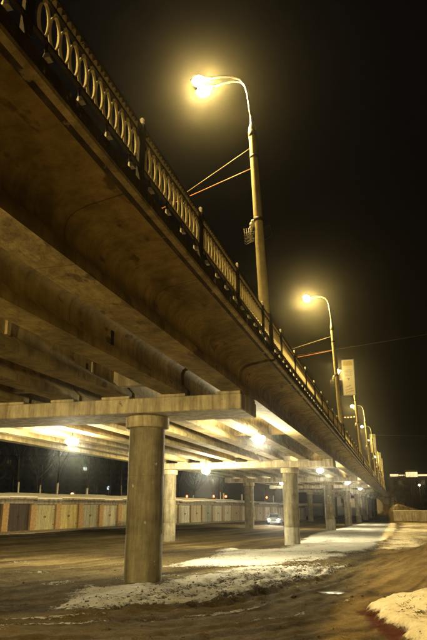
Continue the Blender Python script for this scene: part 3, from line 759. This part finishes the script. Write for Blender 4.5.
# ------------------------------------------------------------------ trees
def limb(mb, p, d, l, r, depth, rnd, tw):
    pts = [p]; rr = [r]; q = p.copy(); dd = d.copy(); n = 4
    for i in range(n):
        dd = (dd + Vector((rnd.uniform(-.2, .2), rnd.uniform(-.2, .2), rnd.uniform(-.05, .22)))*.6).normalized()
        q = q + dd*l/n; pts.append(q.copy()); rr.append(r*(1-.62*(i+1)/n))
        if depth > 0 and i >= 1:
            for _ in range(2 if depth > 1 else 3):
                a = rnd.uniform(0, 6.28); sd = Vector((math.cos(a), math.sin(a), rnd.uniform(-.1, .7)))
                limb(mb if depth > 1 else tw, q, (dd*.6+sd*.8).normalized(), l*rnd.uniform(.45, .65), rr[-1]*.6, depth-1, rnd, tw)
    mb.tube(pts, rr, 5 if depth > 0 else 3)
def tree_meshes(h, seed, white):
    rnd = random.Random(seed); tr = MB(); br = MB(); tw = MB()
    hw = 1.9 if white else 0
    bend = Vector((rnd.uniform(-.04, .04), rnd.uniform(-.04, .04), 1)).normalized()
    th = h*.55; r0 = h*.0125
    tr.tube([Vector((0, 0, -.3)), bend*th*.3, bend*th*.7, bend*th], [r0*1.2, r0, r0*.75, r0*.45], 8)
    for i in range(7):
        q = bend*(th*(.42+.58*i/6)); a = i*2.4+rnd.uniform(-.4, .4)
        limb(br, q, Vector((math.cos(a), math.sin(a), .9+.12*i)).normalized(), h*rnd.uniform(.28, .42)*(1-.04*i), r0*.42, 2, rnd, tw)
    br.add(tw.v, tw.f)
    w = None
    if white:
        s = (r0*1.2, r0*1.08); w = MB().lathe([(r0*1.26, -.2), (r0*1.13, hw)], 0, 0, 8).mesh('whitewash', M['lime'], True)
    return tr.mesh('trunk', M['bark'], True), br.mesh('crown', M['twig']), w
TM = [tree_meshes(h, s, True) for h, s in ((8.5, 1), (10, 2), (7.5, 3))]
TD = [tree_meshes(h, s, False) for h, s in ((11, 11), (13, 12))]
ntree = 0
used = {}
def front(x, y):                                       # the garage seen in front of a point behind the row
    A_ = np.array([[GD[0], -x], [GD[1], -y]]); t_, s_ = np.linalg.solve(A_, -GP)
    return int(math.floor((t_-.33)/GW))+1
def ordinal(i): return ordn[i] if 1 <= i < len(ordn) else None
def where(x, y, head):
    i = front(x, y); o = ordinal(i)
    lb = f'{head} {o} garage' if o else (f'{head} cut-off leftmost garage' if i < 1 else f'{head} far end of the garage row')
    n = used.get(lb, 0); used[lb] = n+1
    return lb if n == 0 else lb + ', ' + ['', 'next one along', 'third one there', 'fourth one there', 'fifth one there', 'sixth one there'][min(n, 5)]
def tree(x, y, z, mt, label, group, rz, sc=1.0):
    t = empty('bare_tree', (x, y, z), rz, label, 'tree', group); t.scale = (sc, sc, sc)
    a = link('trunk', mt[0], t)
    if mt[2]: link('whitewash', mt[2], a)
    c = link('crown', mt[1], t); c['kind'] = 'stuff'
tx = [-4, -2, .2, 1.5, 4.9, 6.5, 11.0, 12.2, 13.6, 17.2, 20.4, 21.6, 24, 27.5, 29, 32.5, 35, 37.2, 41, 44, 46, 50.5, 54, 57.5, 62, 66, 72, 79]
for i, t_ in enumerate(tx):
    x, y = gpt(t_*1.12, 8.6 + (i*31 % 7)*.35); 
    tree(x, y, gz(x, y), TM[i % 3], where(x, y, 'bare tree with whitewashed trunk foot seen above the'), 'whitewashed trees behind the garages', i*1.3, random.uniform(.85, 1.1))
for i in range(16):
    x, y = gpt(-12 + i*9 + random.uniform(-2, 2), 18 + random.uniform(0, 14))
    tree(x, y, gz(x, y), TD[i % 2], where(x, y, 'tall dark bare tree far back, above the'), 'dark trees beyond the garages', i*2.1, random.uniform(.8, 1.2))
for ti, (x, y, s) in enumerate(((2.5, 190, .9), (5, 205, 1.1), (-.5, 200, .8), (15, 178, .8), (18, 185, 1.0), (21, 190, 1.1), (13.2, 196, .9), (24, 180, .95))):
    tree(x, y, gz(x, y), TD[int(x*2) % 2], 'dark bare tree before the long lit building, ' + ['second from the bridge', 'third from the bridge', 'nearest the bridge', 'fifth from the bridge', 'sixth from the bridge', 'seventh from the bridge', 'fourth from the bridge', 'farthest from the bridge'][ti], 'dark trees below the lit building', x, s)

# ------------------------------------------------------------------ far buildings and lamps
b = empty('office_building', (20, 300, -1), 0, 'long low far building with a glowing band along its roof edge', 'building')
MB().box(-22, 60, 0, 16, -2, 15.0).build('wall', M['facade'], b, False, False)
MB().box(-14.8, -9.2, .3, 15.5, 15.01, 17.0).build('roof_box', M['facade'], b, False, False)
for (x0, x1, z0, z1) in ((-21.5, -17.7, 14.1, 15.2), (-14.5, -9.3, 13.8, 16.0), (-9.1, 20, 14.1, 14.9), (20.2, 58, 14.1, 14.9), (-17.5, -14.7, 14.3, 14.8)):
    MB().box(x0, x1, -.35, -.01, z0, z1).build('lit_parapet', M['litband'], b, False, False)
wl = [MB().box(0, 1.7, -.10, -.02, 0, 1.9).mesh('window', M['darkwin']), MB().box(0, 1.7, -.10, -.02, 0, 1.9).mesh('window', M['litwin'])]
sill = MB().box(-.1, 1.8, -.28, -.03, -.12, -.01).mesh('sill', M['facade'])
for r_ in range(4):
    for c_ in range(22):
        w_ = link('window', wl[1] if random.random() < (.6 if 2 < c_ < 11 and r_ == 3 else .1) else wl[0], b, (-20.5+c_*2.5, 0, 1.0+r_*3.1))
        link('sill', sill, w_)
for (x, z) in ((9.2, 11.0), (13.5, 11.0)):
    t = empty('lamp_mast', (x, 250, gz(x, 250)), 0, f'far lamp on a mast in front of the long lit building, {"left" if x < 10 else "right"} of the two', 'street lamp', 'two lamps in front of the far building')
    zz = 7.6 - t.location.z
    MB().lathe([(.12, 0), (.07, zz)], 0, 0, 8).build('mast', M['darksteel'], t, True, False)
    MB().ball((0, -.2, zz), .38, 8, 6).build('lamp_glass', M['farlamp'], t, True, False)
ab = empty('apartment_block', (-150, 270, -1), 0, 'dark apartment block far behind the bare trees with a few lit windows', 'building')
ab.rotation_euler = (0, 0, R(25))
MB().box(-50, 50, 0, 14, -2, 24).build('wall', M['farwall'], ab, False, False)
MB().box(-50.5, 50.5, -.5, 14.5, 24, 24.6).build('roof', M['roofing'], ab, False, False)
fw_ = [MB().box(0, 1.8, -.12, -.02, 0, 1.6).mesh('window', M[k]) for k in ('darkwin', 'litwin', 'litwin_white')]
for r_ in range(7):
    for c_ in range(24):
        q = random.random(); link('window', fw_[2] if q > .975 else (fw_[1] if q > .95 else fw_[0]), ab, (-47+c_*4, 0, 2.6+r_*3))
# red signal lamps behind the garages
for i, (px_, yy_, zr, m_) in enumerate(((187, 95, 1.25, 'redlamp'), (199, 88, .35, 'amberlamp'), (214, 100, 1.3, 'redlamp'), (226, 105, 1.35, 'redlamp'), (267, 115, 1.3, 'redlamp'), (261, 108, .35, 'amberlamp'), (72, 62, 1.0, 'amberlamp'))):
    a = math.atan((px_-213.5)/628.0) - R(16.2)
    x = yy_*math.tan(a); g0 = gz(x, yy_)
    t = empty('signal_lamp', (x, yy_, g0), 0, ['red signal lamp on a short post, leftmost of the red ones', 'low orange lamp between two red signal lamps behind the garages', 'red signal lamp on a post, second of the red ones from the left', 'red signal lamp on a post, third of the red ones from the left', 'red signal lamp just right of the far row column', 'low orange lamp beside the far row column', 'single orange lamp above the snowy garage roofs left of the nearest column'][i], 'signal lamp', 'red and orange lamps behind the garages')
    zz = max(.6, zr - g0)
    MB().lathe([(.05, 0), (.035, zz)], 0, 0, 6).build('post', M['darksteel'], t, True, False)
    MB().box(-.2, .2, -.05, .15, zz-.05, zz+.5, .02).build('housing', M['darksteel'], t, False, False)
    MB().ball((0, -.12, zz+.22), .17, 8, 6).build('lamp_glass', M[m_], t, True, False)

# ------------------------------------------------------------------ retaining wall
rw = empty('retaining_wall', (8, 120.5, -2.8), 0, 'long low concrete retaining wall at the far end of the snowy ground', 'wall')
for i in range(6):
    MB().box(-8.6+i*4.2, -8.6+i*4.2+4.17, 0, .5, -.6, 1.85+.03*(i % 2), .02).build('wall_panel', M['wallc'], rw, False, False)
MB().box(-8.65, 16.65, -.06, .56, 1.885, 2.0, .02).build('coping', M['snow'], rw, False, False)
ab2 = MB().box(-18.5, -2.4, 240, 243, -3.5, 2.85, .03).build('bridge_abutment', M['fascia']); tag(ab2, 'concrete abutment closing the far end of the bridge, coloured dark as shade', 'abutment')  # darker fascia colour stands in for the shade under the far end

# ------------------------------------------------------------------ car
cy_ = 84.0; cx_ = cy_*math.tan(math.atan((274-213.5)/628.0) - R(16.2))
car = empty('car', (cx_, cy_, gz(cx_, cy_)), R(8), 'white car facing the camera with its headlights on before the far garages', 'car')
prof = [(-2.05, .35), (-2.1, .62), (-1.95, .78), (-1.05, .92), (-.45, 1.38), (.75, 1.42), (1.35, 1.0), (2.0, .92), (2.08, .55), (2.0, .33)]   # (y, z)
vs = []; n = len(prof)
for s, inset in ((-1, .0), (1, .0)):
    for (y_, z_) in prof: vs.append((s*(.84 if z_ < 1.1 else .66), y_, z_))
fs = [(i, (i+1) % n, n+(i+1) % n, n+i) for i in range(n)] + [tuple(range(n)), tuple(range(n, 2*n))[::-1]]
bb = MB().add(vs, fs).build('body', M['carpaint'], car, False, False)
bv = bb.modifiers.new('soft_edges', 'BEVEL'); bv.width = .06; bv.segments = 2
MB().add([(-.64, -.98, .97), (.64, -.98, .97), (.55, -.50, 1.35), (-.55, -.50, 1.35), (-.64, -1.0, .96), (.64, -1.0, .96), (.55, -.52, 1.36), (-.55, -.52, 1.36)], [(0, 1, 2, 3), (4, 5, 6, 7), (0, 1, 5, 4), (1, 2, 6, 5), (2, 3, 7, 6), (3, 0, 4, 7)]).build('windscreen', M['carglass'], car, False, False)
for s in (-1, 1):
    MB().add([(s*.79, -.75, .97), (s*.79, 1.0, 1.0), (s*.675, .65, 1.34), (s*.675, -.38, 1.34), (s*.81, -.75, .97), (s*.81, 1.0, 1.0), (s*.69, .65, 1.34), (s*.69, -.38, 1.34)], [(0, 1, 2, 3), (4, 5, 6, 7), (0, 1, 5, 4), (1, 2, 6, 5), (2, 3, 7, 6), (3, 0, 4, 7)]).build('side_window', M['carglass'], car, False, False)
    for y_ in (-1.3, 1.3):
        w_ = MB().lathe([(.20, -.10), (.30, -.10), (.32, -.06), (.32, .06), (.30, .10), (.20, .10)], 0, 0, 20).build('wheel', M['tyre'], car, 40, False)
        w_.location = (s*.78, y_, .32); w_.rotation_euler = (0, R(90), 0)
        MB().lathe([(.19, -.105), (.19, .105)], 0, 0, 14).build('rim', M['chrome'], w_, 40, False)
    MB().ball((s*.60, -2.05, .70), .17, 10, 7, .6).build('headlight', M['headlight'], car, True, False)
    MB().box(s*.95-.09, s*.95+.09, -.75, -.62, .98, 1.10, .02).build('mirror', M['carpaint'], car, False, False)
MB().box(-.38, .38, -2.12, -2.06, .58, .72).build('grille', M['tyre'], car, False, False)
MB().box(-.80, .80, -2.17, -2.0, .32, .48, .03).build('bumper', M['chrome'], car, False, False)
for s in (-1, 1):
    l = bpy.data.lights.new('headlight_beam', 'SPOT'); l.energy = 260; l.color = (1, .9, .7); l.spot_size = R(70); l.spot_blend = .6; l.shadow_soft_size = .08
    o = bpy.data.objects.new('headlight_beam', l); COL.objects.link(o); o.parent = car; o.location = (s*.6, -2.3, .7); o.rotation_euler = (R(82), 0, R(180))

# ------------------------------------------------------------------ clods, weeds
cl = MB(); rnd = random.Random(5)
ico = bmesh.new(); bmesh.ops.create_icosphere(ico, subdivisions=1, radius=1); iv = [v.co.copy() for v in ico.verts]; ff = [[v.index for v in f.verts] for f in ico.faces]; ico.free()
cand = []
for i in range(900):
    if i % 3: 
        q = rnd.random(); t_ = 1+q*(len(TRK)-3); k = int(t_); a = Vector(TRK[k]); c_ = Vector(TRK[k+1]); p = a.lerp(c_, t_-k) + Vector((rnd.gauss(-.2, .9), rnd.gauss(0, .6)))
    else: p = Vector((rnd.uniform(-12, 3), rnd.uniform(8, 34)))
    cand.append((p.x, p.y, max(.012, min(.085, rnd.lognormvariate(-4.0, .45)))))
ca = np.array(cand); cz = terrain(ca[:, 0], ca[:, 1])[0]
for (x, y, r_), z in zip(cand, cz):
    a = rnd.uniform(0, 6.28); ca_, sa_ = math.cos(a), math.sin(a); sx, sy, sz_ = rnd.uniform(.7, 1.5), rnd.uniform(.7, 1.2), rnd.uniform(.4, .8)
    vs = []
    for v in iv:
        j = rnd.uniform(.75, 1.2); vx, vy = v.x*sx*j, v.y*sy*j
        vs.append((x+r_*(vx*ca_-vy*sa_), y+r_*(vx*sa_+vy*ca_), z+r_*.25+r_*v.z*sz_*j))
    cl.add(vs, ff)
tag(cl.build('dirt_clods', M['clod']), 'scattered clods of frozen dirt on the ruts', None, None, 'stuff')
wd = MB()
for (x0, y0, n_, sp) in ((.30, 11.0, 90, .09), (.52, 11.2, 60, .08), (-.02, 12.1, 40, .06), (.1, 11.75, 30, .05), (.55, 11.9, 40, .12), (.2, 12.6, 22, .10), (.02, 13.0, 14, .08), (.95, 12.9, 18, .12), (.75, 10.2, 30, .14)):
    for i in range(n_):
        x = x0+rnd.gauss(0, sp); y = y0+rnd.gauss(0, sp*1.2); z = gz(x, y)
        p = Vector((x, y, z-.02)); d = Vector((rnd.gauss(0, .9), rnd.gauss(0, .9), .7)).normalized(); l_ = rnd.uniform(.025, .085)
        wd.tube([p, p+d*l_*.6, p+d*l_+Vector((d.x, d.y, -.3))*l_*.35], [.006, .005, .002], 3)
tag(wd.build('dry_weeds', M['weed']), 'tufts of dark dry weeds poking through the snow mound', None, None, 'stuff')

# ------------------------------------------------------------------ haze added to make the lamps glow, in place of lens glare
if HAZE > 0:
    hb = MB().box(-420, 420, -60, 420, -5.5, 32).mesh('haze', M['hole_shade'])
    hm = bpy.data.materials.new('lamp_glow_haze'); hm.use_nodes = True
    t = hm.node_tree; t.nodes.clear(); ho = t.nodes.new('ShaderNodeOutputMaterial'); hv = t.nodes.new('ShaderNodeVolumePrincipled')
    hv.inputs['Color'].default_value = (.9, .9, .9, 1); hv.inputs['Density'].default_value = HAZE; hv.inputs['Anisotropy'].default_value = .965
    t.links.new(hv.outputs[0], ho.inputs['Volume'])
    hb.materials.clear(); hb.materials.append(hm); tag(link('haze', hb), 'thin haze added to give the lamps their glow', None, None, 'stuff')
